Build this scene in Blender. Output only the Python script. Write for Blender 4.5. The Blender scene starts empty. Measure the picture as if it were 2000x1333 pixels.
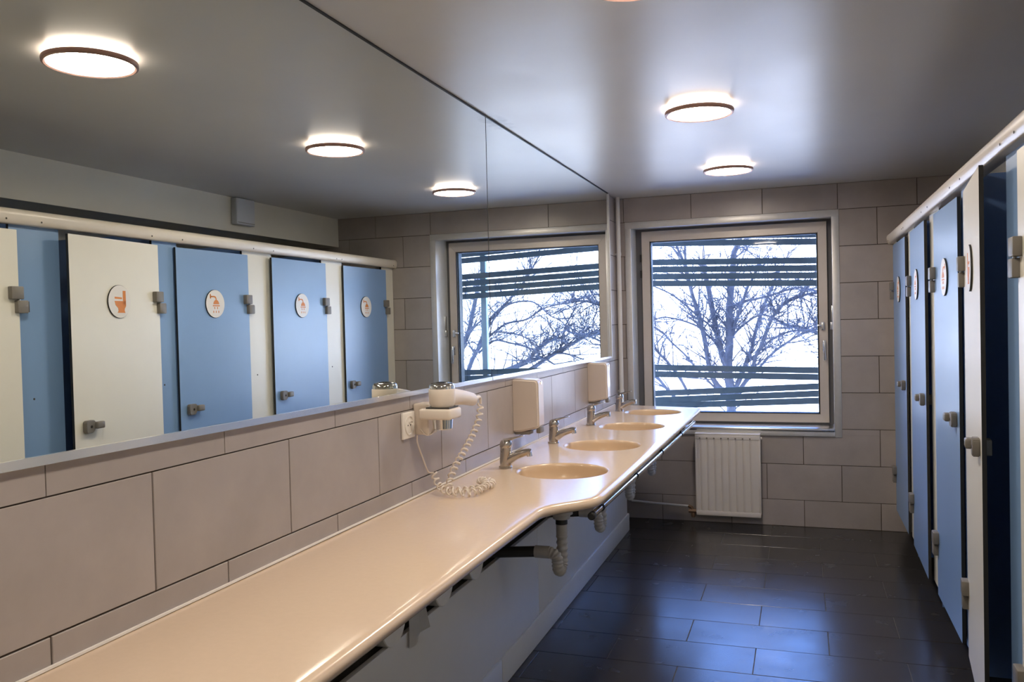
import bpy, bmesh, math, random
from mathutils import Vector, Matrix
random.seed(7)
PI = math.pi
scene = bpy.context.scene
COL = scene.collection

# ------------------------------------------------------------------ camera
cam_data = bpy.data.cameras.new('camera')
cam_data.sensor_width = 36.0
cam_data.lens = 1636.6365 / 2000.0 * 36.0
cam_data.clip_start = 0.05
cam_data.clip_end = 500
cam = bpy.data.objects.new('camera', cam_data)
COL.objects.link(cam)
cF = Vector((-0.326295147, 0.945015452, -0.021846582))
cR = Vector((0.945132191, 0.325769478, -0.024482405))
cU = Vector((0.016019301, 0.028636398, 0.999461524))
m = Matrix.Identity(4)
for i in range(3):
    m[i][0] = cR[i]; m[i][1] = cU[i]; m[i][2] = -cF[i]
m.translation = Vector((1.2764, -6.1270, 1.4686))
cam.matrix_world = m
scene.camera = cam

# ------------------------------------------------------------------ sky, sun, exposure
world = bpy.data.worlds.new('world'); scene.world = world
world.use_nodes = True
wn = world.node_tree.nodes; wl = world.node_tree.links
wn.clear()
sky = wn.new('ShaderNodeTexSky'); sky.sky_type = 'NISHITA'; sky.sun_disc = False
sky.sun_elevation = math.radians(44); sky.sun_rotation = math.radians(190)
sky.air_density = 1.0; sky.dust_density = 0.1; sky.ozone_density = 3.0; sky.altitude = 600
bg = wn.new('ShaderNodeBackground'); bg.inputs['Strength'].default_value = 0.42
wo = wn.new('ShaderNodeOutputWorld')
wb = wn.new('ShaderNodeVectorMath'); wb.operation = 'MULTIPLY'; wb.inputs[1].default_value = (0.78, 0.86, 1.28)   # white balance set for the warm lamps
wl.new(sky.outputs[0], wb.inputs[0]); wl.new(wb.outputs[0], bg.inputs[0]); wl.new(bg.outputs[0], wo.inputs[0])

sun_d = bpy.data.lights.new('sun', 'SUN'); sun_d.energy = 7.5; sun_d.angle = 0.009
sun_d.color = (1.0, 0.985, 0.97)
sun = bpy.data.objects.new('sun', sun_d); COL.objects.link(sun)
# sunlight travels towards +y (from behind the building) and down
sd = Vector((0.18, 0.69, -0.70)).normalized()
sun.rotation_euler = sd.to_track_quat('-Z', 'Y').to_euler()
sun.location = (0, -20, 20)

LAMP_POWER = 17.0
scene.view_settings.view_transform = 'Standard'
scene.view_settings.look = 'None'
scene.view_settings.gamma = 1.0
scene.view_settings.use_curve_mapping = False
scene.view_settings.exposure = 2.3

# ------------------------------------------------------------------ materials
MATS = {}
def mat(name, col, rough=0.5, metal=0.0, noise=0.0, nscale=6.0, bump=0.0, bscale=40.0, coat=0.0,
        rnd=0.0, spec=0.5, stretch=None, emis=None, estr=0.0, rnoise=0.0):
    if name in MATS: return MATS[name]
    M = bpy.data.materials.new(name); M.use_nodes = True
    nt = M.node_tree; n = nt.nodes; l = nt.links
    b = n['Principled BSDF']
    b.inputs['Base Color'].default_value = (*col, 1)
    b.inputs['Roughness'].default_value = rough
    b.inputs['Metallic'].default_value = metal
    b.inputs['Specular IOR Level'].default_value = spec
    if coat: b.inputs['Coat Weight'].default_value = coat; b.inputs['Coat Roughness'].default_value = 0.08
    if emis:
        b.inputs['Emission Color'].default_value = (*emis, 1); b.inputs['Emission Strength'].default_value = estr
    if noise or bump or rnd or rnoise:
        tc = n.new('ShaderNodeTexCoord'); mp = n.new('ShaderNodeMapping')
        l.new(tc.outputs['Object'], mp.inputs['Vector'])
        if stretch: mp.inputs['Scale'].default_value = stretch
        oi = n.new('ShaderNodeObjectInfo')
        if rnd:
            sc = n.new('ShaderNodeMath'); sc.operation = 'MULTIPLY'; sc.inputs[1].default_value = 37.0
            l.new(oi.outputs['Random'], sc.inputs[0])
            cb = n.new('ShaderNodeCombineXYZ')
            for k in range(3): l.new(sc.outputs[0], cb.inputs[k])
            l.new(cb.outputs[0], mp.inputs['Location'])
        if noise or rnd:
            nz = n.new('ShaderNodeTexNoise'); nz.inputs['Scale'].default_value = nscale
            nz.inputs['Detail'].default_value = 5; nz.inputs['Roughness'].default_value = 0.6
            l.new(mp.outputs[0], nz.inputs['Vector'])
            mr = n.new('ShaderNodeMapRange'); mr.inputs['From Min'].default_value = 0.25; mr.inputs['From Max'].default_value = 0.75
            mr.inputs['To Min'].default_value = 1 - noise; mr.inputs['To Max'].default_value = 1 + noise
            l.new(nz.outputs[0], mr.inputs['Value'])
            val = mr.outputs[0]
            if rnd:
                m2 = n.new('ShaderNodeMapRange'); m2.inputs['To Min'].default_value = 1 - rnd; m2.inputs['To Max'].default_value = 1 + rnd
                l.new(oi.outputs['Random'], m2.inputs['Value'])
                mm = n.new('ShaderNodeMath'); mm.operation = 'MULTIPLY'
                l.new(val, mm.inputs[0]); l.new(m2.outputs[0], mm.inputs[1]); val = mm.outputs[0]
            vm = n.new('ShaderNodeVectorMath'); vm.operation = 'SCALE'
            vm.inputs[0].default_value = col; l.new(val, vm.inputs['Scale'])
            l.new(vm.outputs[0], b.inputs['Base Color'])
        if rnoise:
            n3 = n.new('ShaderNodeTexNoise'); n3.inputs['Scale'].default_value = nscale * 1.7; n3.inputs['Detail'].default_value = 6
            l.new(mp.outputs[0], n3.inputs['Vector'])
            m3 = n.new('ShaderNodeMapRange'); m3.inputs['From Min'].default_value = 0.3; m3.inputs['From Max'].default_value = 0.7
            m3.inputs['To Min'].default_value = rough - rnoise; m3.inputs['To Max'].default_value = rough + rnoise
            l.new(n3.outputs[0], m3.inputs['Value']); l.new(m3.outputs[0], b.inputs['Roughness'])
        if bump:
            n2 = n.new('ShaderNodeTexNoise'); n2.inputs['Scale'].default_value = bscale; n2.inputs['Detail'].default_value = 4
            l.new(mp.outputs[0], n2.inputs['Vector'])
            bp = n.new('ShaderNodeBump'); bp.inputs['Strength'].default_value = bump; bp.inputs['Distance'].default_value = 0.002
            l.new(n2.outputs[0], bp.inputs['Height']); l.new(bp.outputs[0], b.inputs['Normal'])
    MATS[name] = M
    return M

def srgb(r, g, b):
    f = lambda c: (c/255/12.92) if c/255 <= 0.04045 else ((c/255+0.055)/1.055)**2.4
    return (f(r), f(g), f(b))

TILE = mat('wall_tile', (0.355, 0.318, 0.305), 0.33, noise=0.10, nscale=5, rnd=0.04, bump=0.05, bscale=60)
GROUT = mat('wall_grout', (0.075, 0.055, 0.045), 0.9, noise=0.1, nscale=30)
FTILE = mat('floor_tile', (0.030, 0.029, 0.031), 0.25, noise=0.12, nscale=4, rnd=0.08, bump=0.02, bscale=12, rnoise=0.03)
FGROUT = mat('floor_grout', (0.10, 0.098, 0.095), 0.85, noise=0.1, nscale=30)
PAINT = mat('wall_paint', (0.76, 0.73, 0.66), 0.55, noise=0.03, nscale=3, bump=0.08, bscale=120)
EXT = mat('exterior_render', (0.45, 0.44, 0.42), 0.9, noise=0.08, nscale=3)
LAMINB = mat('blue_laminate', srgb(128, 162, 206), 0.30, noise=0.015, nscale=8, bump=0.02, bscale=300)
LAMINW = mat('cream_laminate', srgb(230, 227, 216), 0.32, noise=0.015, nscale=8, bump=0.02, bscale=300)
LAMIND = mat('partition_laminate', srgb(112, 146, 204), 0.25, noise=0.02, nscale=8)
CORE = mat('black_core', (0.012, 0.012, 0.012), 0.5)
RAILM = mat('cream_rail_enamel', srgb(224, 215, 202), 0.28, noise=0.03, nscale=7)
GREYPL = mat('grey_plastic', (0.19, 0.175, 0.155), 0.45, noise=0.04, nscale=20)
GREYDK = mat('dark_grey_plastic', (0.06, 0.055, 0.05), 0.5)
SIGNW = mat('sign_white', srgb(226, 222, 216), 0.4)
ORANGE = mat('sign_orange', srgb(214, 130, 50), 0.5)
COUNTER = mat('counter_resin', (0.70, 0.55, 0.415), 0.18, noise=0.02, nscale=60, spec=0.65, rnoise=0.0)
BASIN = mat('basin_resin', (0.64, 0.475, 0.32), 0.22, noise=0.01, nscale=40)
CAULK = mat('white_sealant', (0.82, 0.79, 0.76), 0.5)
CHROME = mat('chrome', (0.72, 0.71, 0.70), 0.10, 1.0)
CHROMED = mat('faucet_chrome', (0.50, 0.47, 0.44), 0.18, 1.0)
STEEL = mat('brushed_steel', (0.66, 0.68, 0.72), 0.25, 1.0, noise=0.05, nscale=30)
ALU = mat('brushed_aluminium', (0.62, 0.61, 0.60), 0.40, 0.45, noise=0.04, nscale=30)
SASH = mat('sash_lacquer', (0.55, 0.50, 0.46), 0.40, 0.25, noise=0.03, nscale=15)
REVEAL = mat('reveal_metal', (0.86, 0.88, 0.90), 0.22, 0.2, noise=0.03, nscale=10)
GASKET = mat('black_gasket', (0.015, 0.015, 0.016), 0.6)
WHITEPL = mat('cream_white_plastic', (0.74, 0.66, 0.58), 0.35)
SOCKETW = mat('socket_white', (0.80, 0.77, 0.73), 0.3)
DARKHOLE = mat('socket_hole', (0.01, 0.01, 0.01), 0.8)
DISPM = mat('dispenser_plastic', (0.62, 0.54, 0.48), 0.28, noise=0.02, nscale=9)
ENAMEL = mat('radiator_enamel', (0.64, 0.60, 0.57), 0.35, noise=0.03, nscale=7)
PIPEW = mat('pipe_white_paint', (0.68, 0.67, 0.66), 0.35)
COPPER = mat('old_brass', (0.22, 0.14, 0.09), 0.5, 0.5)
PVC = mat('grey_pvc', (0.58, 0.56, 0.54), 0.5, noise=0.06, nscale=25)
PVCD = mat('black_pvc', (0.03, 0.03, 0.032), 0.45)
CASING = mat('casing_panel', (0.80, 0.80, 0.80), 0.42, noise=0.02, nscale=6)
BASEB = mat('baseboard_white', (0.84, 0.85, 0.86), 0.38, noise=0.02, nscale=10)
PAPER = mat('tissue_paper', (0.86, 0.85, 0.84), 0.9, noise=0.03, nscale=50)
BEZEL = mat('lamp_bezel_brown', (0.42, 0.25, 0.21), 0.35, 0.4)
BOXM = mat('ventilation_box_grey', (0.58, 0.60, 0.64), 0.5)
SLAT = mat('slat_paint', (0.11, 0.15, 0.155), 0.7, noise=0.2, nscale=9)
POSTD = mat('guide_dark_green', (0.02, 0.032, 0.032), 0.5)
POSTL = mat('post_pale', (0.46, 0.58, 0.60), 0.6, noise=0.1, nscale=9)
BARK = mat('bark', (0.19, 0.18, 0.185), 0.9, noise=0.25, nscale=14, bump=0.4, bscale=60)
HILLM = mat('pale_hillside', (0.80, 0.77, 0.72), 0.95, noise=0.10, nscale=0.25)

def lamp_mat(name, col, strength):
    M = bpy.data.materials.new(name); M.use_nodes = True
    nt = M.node_tree; nt.nodes.clear()
    e = nt.nodes.new('ShaderNodeEmission'); e.inputs[0].default_value = (*col, 1); e.inputs[1].default_value = strength
    o = nt.nodes.new('ShaderNodeOutputMaterial'); nt.links.new(e.outputs[0], o.inputs[0])
    return M
DIFFUSER = lamp_mat('lamp_diffuser', (1.0, 0.87, 0.725), LAMP_POWER)
HALO = lamp_mat('lamp_halo', (1.0, 0.86, 0.74), LAMP_POWER * 0.24)

def mirror_mat():
    M = bpy.data.materials.new('mirror_silver'); M.use_nodes = True
    b = M.node_tree.nodes['Principled BSDF']
    b.inputs['Base Color'].default_value = (0.81, 0.84, 0.80, 1); b.inputs['Metallic'].default_value = 1
    b.inputs['Roughness'].default_value = 0.0
    return M
MIRROR = mirror_mat()

def glass_mat():
    M = bpy.data.materials.new('window_glass'); M.use_nodes = True
    nt = M.node_tree; nt.nodes.clear()
    t = nt.nodes.new('ShaderNodeBsdfTransparent'); t.inputs[0].default_value = (0.93, 0.96, 0.96, 1)
    g = nt.nodes.new('ShaderNodeBsdfGlossy'); g.inputs['Roughness'].default_value = 0.0
    f = nt.nodes.new('ShaderNodeFresnel'); f.inputs[0].default_value = 1.45
    x = nt.nodes.new('ShaderNodeMixShader'); o = nt.nodes.new('ShaderNodeOutputMaterial')
    nt.links.new(f.outputs[0], x.inputs[0]); nt.links.new(t.outputs[0], x.inputs[1]); nt.links.new(g.outputs[0], x.inputs[2])
    nt.links.new(x.outputs[0], o.inputs[0])
    return M
GLASS = glass_mat()

def ceiling_mat():
    M = mat('ceiling_paint', (0.63, 0.62, 0.595), 0.34, noise=0.03, nscale=2, rnoise=0.02, spec=0.34)
    nt = M.node_tree; n = nt.nodes; l = nt.links
    b = n['Principled BSDF']
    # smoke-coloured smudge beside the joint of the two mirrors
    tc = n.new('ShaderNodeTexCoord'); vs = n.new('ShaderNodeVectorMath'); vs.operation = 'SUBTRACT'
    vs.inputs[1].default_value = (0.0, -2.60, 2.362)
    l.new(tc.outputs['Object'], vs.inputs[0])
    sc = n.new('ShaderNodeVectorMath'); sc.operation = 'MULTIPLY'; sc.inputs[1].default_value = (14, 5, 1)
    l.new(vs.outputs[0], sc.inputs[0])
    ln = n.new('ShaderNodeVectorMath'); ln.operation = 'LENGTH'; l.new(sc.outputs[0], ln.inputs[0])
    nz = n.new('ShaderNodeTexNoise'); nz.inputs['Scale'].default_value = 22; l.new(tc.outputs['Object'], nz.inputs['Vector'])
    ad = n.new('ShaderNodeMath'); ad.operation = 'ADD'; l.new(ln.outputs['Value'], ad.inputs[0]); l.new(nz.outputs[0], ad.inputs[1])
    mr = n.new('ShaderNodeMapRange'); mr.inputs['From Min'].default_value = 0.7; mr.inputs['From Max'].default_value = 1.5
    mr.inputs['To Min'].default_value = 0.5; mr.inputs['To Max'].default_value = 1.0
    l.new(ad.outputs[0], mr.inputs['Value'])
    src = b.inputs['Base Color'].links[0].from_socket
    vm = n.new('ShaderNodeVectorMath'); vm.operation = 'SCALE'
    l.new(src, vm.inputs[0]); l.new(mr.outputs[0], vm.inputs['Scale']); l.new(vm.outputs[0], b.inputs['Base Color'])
    return M
CEIL = ceiling_mat()

# ------------------------------------------------------------------ helpers
def tag(o, label, cat, group=None):
    o['label'] = label; o['category'] = cat
    if group: o['group'] = group
    return o

def thing(name, loc, label, cat, group=None, rz=0.0):
    o = bpy.data.objects.new(name, None); COL.objects.link(o)
    o.empty_display_size = 0.05
    o.location = loc; o.rotation_euler = (0, 0, rz)
    return tag(o, label, cat, group)

def struct_root(name, loc=(0, 0, 0)):
    o = bpy.data.objects.new(name, None); COL.objects.link(o); o.location = loc; o['kind'] = 'structure'
    o.empty_display_size = 0.05
    return o

def wloc(o):
    v = Vector((0, 0, 0))
    while o is not None:
        v += o.location; o = o.parent
    return v

def build(name, bm, mats, parent=None, smooth=None, local=False, struct=False, origin=None):
    """link bm as one mesh object; coordinates are world unless local=True (then in the parent's frame)"""
    me = bpy.data.meshes.new(name)
    o = bpy.data.objects.new(name, me)
    if not local:
        off = wloc(parent) if parent else Vector((0, 0, 0))
        if origin is not None:
            o.location = Vector(origin) - off; off = Vector(origin)
        bmesh.ops.translate(bm, verts=bm.verts, vec=-off)
    elif origin is not None:
        o.location = origin; bmesh.ops.translate(bm, verts=bm.verts, vec=-Vector(origin))
    bm.to_mesh(me); bm.free()
    if not isinstance(mats, (list, tuple)): mats = [mats]
    for k in mats: me.materials.append(k)
    if smooth is not None:
        me.polygons.foreach_set('use_smooth', [True]*len(me.polygons))
        me.set_sharp_from_angle(angle=math.radians(smooth))
    COL.objects.link(o)
    if parent: o.parent = parent
    if struct: o['kind'] = 'structure'
    return o

def copy_tree(o, parent=None):
    c = o.copy(); COL.objects.link(c); c.parent = parent
    for ch in list(o.children): copy_tree(ch, c)
    return c

def box(bm, x0, x1, y0, y1, z0, z1, bevel=0.0, seg=2, mi=0):
    r = bmesh.ops.create_cube(bm, size=1.0)
    vs = r['verts']
    bmesh.ops.scale(bm, vec=(x1-x0, y1-y0, z1-z0), verts=vs)
    bmesh.ops.translate(bm, vec=((x0+x1)/2, (y0+y1)/2, (z0+z1)/2), verts=vs)
    es = set(); fs = set()
    for v in vs:
        es.update(v.link_edges); fs.update(v.link_faces)
    for f in fs: f.material_index = mi
    if bevel > 0:
        q = bmesh.ops.bevel(bm, geom=list(es), offset=bevel, segments=seg, affect='EDGES', profile=0.5)
        for f in q['faces']: f.material_index = mi
    return bm

def nb(): return bmesh.new()

def chamfer_tile(bm, axis, a0, a1, b0, b1, front, depth, ch=0.0012):
    """tile slab with chamfered front edges.  axis 'x': face looks +x, a=y b=z; axis '-y': face looks -y, a=x b=z; axis 'z': face looks up, a=x b=y"""
    def P(a, b, d):
        if axis == 'x': return (front - d, a, b)
        if axis == '-y': return (a, front + d, b)
        return (a, b, front - d)
    rings = []
    for ins, d in ((0, depth), (0, ch), (ch, 0)):
        rings.append([bm.verts.new(P(a0+ins, b0+ins, d)), bm.verts.new(P(a1-ins, b0+ins, d)),
                      bm.verts.new(P(a1-ins, b1-ins, d)), bm.verts.new(P(a0+ins, b1-ins, d))])
    for r, s in zip(rings[:-1], rings[1:]):
        for i in range(4):
            bm.faces.new((r[i], r[(i+1) % 4], s[(i+1) % 4], s[i]))
    bm.faces.new(rings[-1])
    bmesh.ops.recalc_face_normals(bm, faces=bm.faces)
    return bm

def smooth_path(pts, n=6):
    pts = [Vector(p) for p in pts]
    if len(pts) < 3: return pts
    out = []
    P = [pts[0]*2 - pts[1]] + pts + [pts[-1]*2 - pts[-2]]
    for i in range(1, len(P)-2):
        for k in range(n):
            t = k/n
            a, b, c, d = P[i-1], P[i], P[i+1], P[i+2]
            out.append(0.5*((2*b) + (c-a)*t + (2*a-5*b+4*c-d)*t*t + (3*b-a-3*c+d)*t**3))
    out.append(pts[-1])
    return out

def tube(bm, pts, rad, n=12, cap=True, mi=0):
    """rad: number, or function of t in 0..1"""
    pts = [Vector(p) for p in pts]
    rf = rad if callable(rad) else (lambda t: rad)
    N = len(pts)
    T = [(pts[min(i+1, N-1)] - pts[max(i-1, 0)]).normalized() for i in range(N)]
    ref = Vector((0, 0, 1)) if abs(T[0].z) < 0.9 else Vector((1, 0, 0))
    u = T[0].cross(ref).normalized()
    rings = []
    for i in range(N):
        u = (u - T[i]*u.dot(T[i]))
        if u.length < 1e-6: u = T[i].orthogonal()
        u.normalize(); w = T[i].cross(u)
        r = rf(i/(N-1))
        rings.append([bm.verts.new(pts[i] + (u*math.cos(2*PI*k/n) + w*math.sin(2*PI*k/n))*r) for k in range(n)])
    for a, b in zip(rings[:-1], rings[1:]):
        for k in range(n):
            f = bm.faces.new((a[k], a[(k+1) % n], b[(k+1) % n], b[k])); f.material_index = mi
    if cap and n > 2:
        f = bm.faces.new(list(reversed(rings[0]))); f.material_index = mi
        f = bm.faces.new(rings[-1]); f.material_index = mi
    return bm

def lathe(bm, prof, center, axis='z', n=32, mi=0, close=False):
    """prof: list of (radius, height along axis)"""
    c = Vector(center)
    ax = {'z': (Vector((1,0,0)), Vector((0,1,0)), Vector((0,0,1))), 'x': (Vector((0,1,0)), Vector((0,0,1)), Vector((1,0,0))),
          'y': (Vector((0,0,1)), Vector((1,0,0)), Vector((0,1,0)))}[axis] if isinstance(axis, str) else axis
    rings = []
    for r, h in prof:
        if r < 1e-6: rings.append([bm.verts.new(c + ax[2]*h)])
        else: rings.append([bm.verts.new(c + ax[0]*r*math.cos(2*PI*k/n) + ax[1]*r*math.sin(2*PI*k/n) + ax[2]*h) for k in range(n)])
    for a, b in zip(rings[:-1], rings[1:]):
        for k in range(n):
            if len(a) == 1 and len(b) == 1: continue
            if len(a) == 1: vs = (a[0], b[(k+1) % n], b[k])
            elif len(b) == 1: vs = (a[k], a[(k+1) % n], b[0])
            else: vs = (a[k], a[(k+1) % n], b[(k+1) % n], b[k])
            f = bm.faces.new(vs); f.material_index = mi
    return bm

def prism(bm, outline, axis, d0, d1, mi=0):
    """outline of (a,b); axis 'x': a=y,b=z ; 'y': a=x,b=z ; 'z': a=x,b=y ; extruded from d0 to d1"""
    def P(a, b, d):
        return {'x': (d, a, b), 'y': (a, d, b), 'z': (a, b, d)}[axis]
    A = [bm.verts.new(P(a, b, d0)) for a, b in outline]
    B = [bm.verts.new(P(a, b, d1)) for a, b in outline]
    n = len(A); fs = []
    fs.append(bm.faces.new(A)); fs.append(bm.faces.new(list(reversed(B))))
    for i in range(n): fs.append(bm.faces.new((A[i], B[i], B[(i+1) % n], A[(i+1) % n])))
    for f in fs: f.material_index = mi
    bmesh.ops.recalc_face_normals(bm, faces=fs)
    return bm

# ================================================================== STRUCTURE
ZC = 2.362            # ceiling height
XR = 2.36             # bulkhead wall over the cubicles
XB = 2.95             # back of the cubicles
YF = -7.3             # wall behind the camera
TW = 0.4905           # wall tile length
WX0, WX1, WZ0, WZ1 = 0.061, 1.530, 0.629, 2.185     # window, outside of its casing
OX0, OX1, OZ0, OZ1 = 0.100, 1.487, 0.690, 2.150     # window opening

# floor: slab with recessed joints, slate tiles on it
bm = nb(); box(bm, -0.15, XB+0.1, YF-0.1, 0.12, -0.15, -0.003)
floor = build('floor', bm, FGROUT, struct=True)
FX, FY, FW, FD = 1.0654, -1.1585, 0.6096, 0.287
FLOOR_MESH = {}
for j in range(-5, 22):
    y1 = FY - FD*j; y0 = y1 - FD
    y1 = min(y1, -0.001); y0 = max(y0, YF)
    if y1 - y0 < 0.02: continue
    off = 0.0 if j % 2 == 0 else 0.5
    for i in range(-3, 5):
        x0 = FX + FW*(i+off); x1 = x0 + FW
        x0 = max(x0, 0.0); x1 = min(x1, XB)
        if x1 - x0 < 0.02: continue
        key = (round(x1-x0, 4), round(y1-y0, 4))
        if key not in FLOOR_MESH:
            b = nb(); g = 0.0015
            chamfer_tile(b, 'z', g, key[0]-g, g, key[1]-g, 0.0, 0.006, 0.001)
            me = bpy.data.meshes.new('floor_tile'); b.to_mesh(me); b.free(); me.materials.append(FTILE)
            FLOOR_MESH[key] = me
        o = bpy.data.objects.new('tile', FLOOR_MESH[key]); COL.objects.link(o)
        o.parent = floor; o.location = (x0, y0, random.uniform(-0.0003, 0.0003))

# ceiling
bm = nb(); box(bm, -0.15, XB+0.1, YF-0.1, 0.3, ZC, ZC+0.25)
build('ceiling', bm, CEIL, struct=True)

# left wall
bm = nb(); box(bm, -0.15, -0.004, YF-0.1, 0.0, 0.0, ZC)
wall_left = build('wall_left', bm, GROUT, struct=True)
def wall_tile(parent, axis, a0, a1, b0, b1, front=0.0):
    b = nb(); g = 0.0020
    chamfer_tile(b, axis, a0+g, a1-g, b0+g, b1-g, front, 0.007, 0.001)
    c = ((a0+a1)/2, (b0+b1)/2)
    org = (front, c[0], c[1]) if axis == 'x' else (c[0], front, c[1])
    return build('tile', b, TILE, parent, origin=org)
def strip_top(y): return 1.239 - 0.0075*(y + 5.0)
MIR_Y1 = -0.33        # far edge of the mirrors
ZR0 = 0.1847          # first full tile joint above the floor
rows = [(0.0, ZR0, 1)] + [(ZR0+0.25*k, ZR0+0.25*(k+1), k % 2) for k in range(8)] + [(ZR0+2.0, ZC, 0)]
for z0, z1, par in rows:
    z1 = min(z1, ZC)
    base = -4.7354 if par == 1 else -4.994
    # main row beside the counter (k=3, par 1) runs along the whole wall, the others only in the corner
    for k in range(-5, 12):
        y0 = base + TW*k; y1 = y0 + TW
        y0c, y1c = max(y0, YF), min(y1, -0.001)
        if y1c - y0c < 0.02: continue
        if abs(z0 - (ZR0+0.75)) < 1e-6:                       # full row
            wall_tile(wall_left, 'x', y0c, y1c, 0.928, 1.178)
        elif abs(z0 - (ZR0+0.5)) < 1e-6:                      # strip over the worktop
            if y0c < -0.48: wall_tile(wall_left, 'x', y0c, y1c, 0.868, 0.928)
            else: wall_tile(wall_left, 'x', y0c, y1c, z0-0.006, 0.928)
        elif abs(z0 - (ZR0+1.0)) < 1e-6:                      # strip under the mirrors, it tapers
            if y0c > MIR_Y1: wall_tile(wall_left, 'x', y0c, y1c, 1.178, z1)
            else:
                b = nb(); g = 0.0014
                ye = min(y1c, MIR_Y1) if y1c > MIR_Y1 and y1c - MIR_Y1 > 0.02 else y1c
                prism(b, [(y0c+g, 1.178+g), (ye-g, 1.178+g), (ye-g, strip_top(ye)-g), (y0c+g, strip_top(y0c)-g)], 'x', -0.007, 0.0)
                build('tile', b, TILE, wall_left, origin=(0, (y0c+ye)/2, 1.2))
                if ye < y1c: wall_tile(wall_left, 'x', ye, y1c, 1.178, z1)
        else:                                                 # only the corner shows
            y0c = max(y0c, -0.62 if z1 < 0.9 else MIR_Y1+0.001)
            if y1c - y0c > 0.02: wall_tile(wall_left, 'x', y0c, y1c, z0, z1)

# back wall with the window opening
bm = nb()
TH = 0.30
for (x0, x1, z0, z1) in ((-0.15, OX0-0.01, -0.15, 7.2), (OX1+0.01, XB+0.1, -0.15, 7.2), (OX0-0.01, OX1+0.01, -0.15, OZ0-0.02), (OX0-0.01, OX1+0.01, OZ1+0.01, 7.2)):  # unseen upper part, raised above the ceiling to shade slats and tree
    box(bm, x0, x1, 0.004, TH, z0, z1)
wall_back = build('wall_back', bm, GROUT, struct=True)
def sub_rect(x0, x1, z0, z1):
    """what the window casing leaves of a tile"""
    cx0, cx1, cz0, cz1 = max(x0, WX0+0.02), min(x1, WX1-0.02), max(z0, WZ0+0.015), min(z1, WZ1-0.01)
    if cx0 >= cx1 or cz0 >= cz1: return [(x0, x1, z0, z1)]
    out = []
    if cz0 > z0 + 0.004: out.append((x0, x1, z0, cz0))
    if cz1 < z1 - 0.004: out.append((x0, x1, cz1, z1))
    if cx0 > x0 + 0.004: out.append((x0, cx0, cz0, cz1))
    if cx1 < x1 - 0.004: out.append((cx1, x1, cz0, cz1))
    return out
for r, (z0, z1, par) in enumerate(rows):
    if r == 9: par = 0
    off = 0.5 if par == 1 else 0.0
    for i in range(-2, 7):
        x0 = 0.0523 + TW*(i+off); x1 = x0 + TW
        x0 = max(x0, 0.0); x1 = min(x1, XB)
        if x1 - x0 < 0.015: continue
        g = 0.0020
        rs = sub_rect(x0+g, x1-g, z0+g, z1-g)
        if not rs: continue
        b = nb()
        for q in rs: chamfer_tile(b, '-y', q[0], q[1], q[2], q[3], 0.0, 0.007, 0.001)
        build('tile', b, TILE, wall_back, origin=((x0+x1)/2, 0, (z0+z1)/2))

# unseen facade, added wide to keep sun off the tree and slats
bm = nb()
for (x0, x1, z0, z1) in ((-14, -0.15, -3.6, 7.2), (XB+0.1, 17, -3.6, 7.2), (-0.15, XB+0.1, -3.6, -0.15)):
    box(bm, x0, x1, 0.02, TH, z0, z1)
build('wall_shade_facade', bm, EXT, struct=True)

# bulkhead wall above the cubicles, with the ceiling of the cubicles under it
bm = nb(); box(bm, XR, XB+0.1, YF-0.1, 0.0, 2.130, ZC)
build('wall_right', bm, PAINT, struct=True)
bm = nb(); box(bm, XB, XB+0.1, YF-0.1, 0.0, 0.0, 2.130)
build('wall_cubicles', bm, PAINT, struct=True)
bm = nb(); box(bm, 2.30, XB, YF-0.1, -4.62, 0.0, 2.130)
build('wall_side', bm, PAINT, struct=True)
bm = nb(); box(bm, -0.15, XB+0.1, YF-0.1, YF, 0.0, ZC)
build('wall_front', bm, PAINT, struct=True)

# ------------------------------------------------------------------ window
win = struct_root('window_1', (0.8, 0.0, 0.65))
b = nb(); box(b, WX0, WX1, -0.006, 0.004, OZ1-0.012, WZ1, 0.0015); box(b, WX0+0.002, WX1-0.002, -0.004, 0.06, OZ1-0.010, OZ1-0.006)
build('casing_top', b, ALU, win, 30)
for x0, x1 in ((WX0, OX0+0.004), (OX1-0.004, WX1)):
    b = nb(); box(b, x0, x1, -0.005, 0.004, WZ0, OZ1-0.012, 0.0015); build('casing_side', b, ALU, win, 30)
b = nb(); box(b, OX0, OX1, -0.012, 0.004, WZ0+0.004, OZ0-0.020, 0.002); build('casing_bottom', b, ALU, win, 30)
SY = 0.20      # sash face
b = nb(); box(b, OX0-0.01, OX0, 0.0, SY+0.07, OZ0-0.02, OZ1); build('reveal_side', b, REVEAL, win)
b = nb(); box(b, OX1, OX1+0.01, 0.0, SY+0.07, OZ0-0.02, OZ1); build('reveal_side', b, REVEAL, win)
b = nb(); box(b, OX0-0.01, OX1+0.01, 0.0, SY+0.07, OZ1, OZ1+0.01); build('reveal_top', b, REVEAL, win)
b = nb(); box(b, OX0, OX1, -0.018, SY+0.07, OZ0-0.026, OZ0, 0.009, 4); build('sill', b, STEEL, win, 40)
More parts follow.
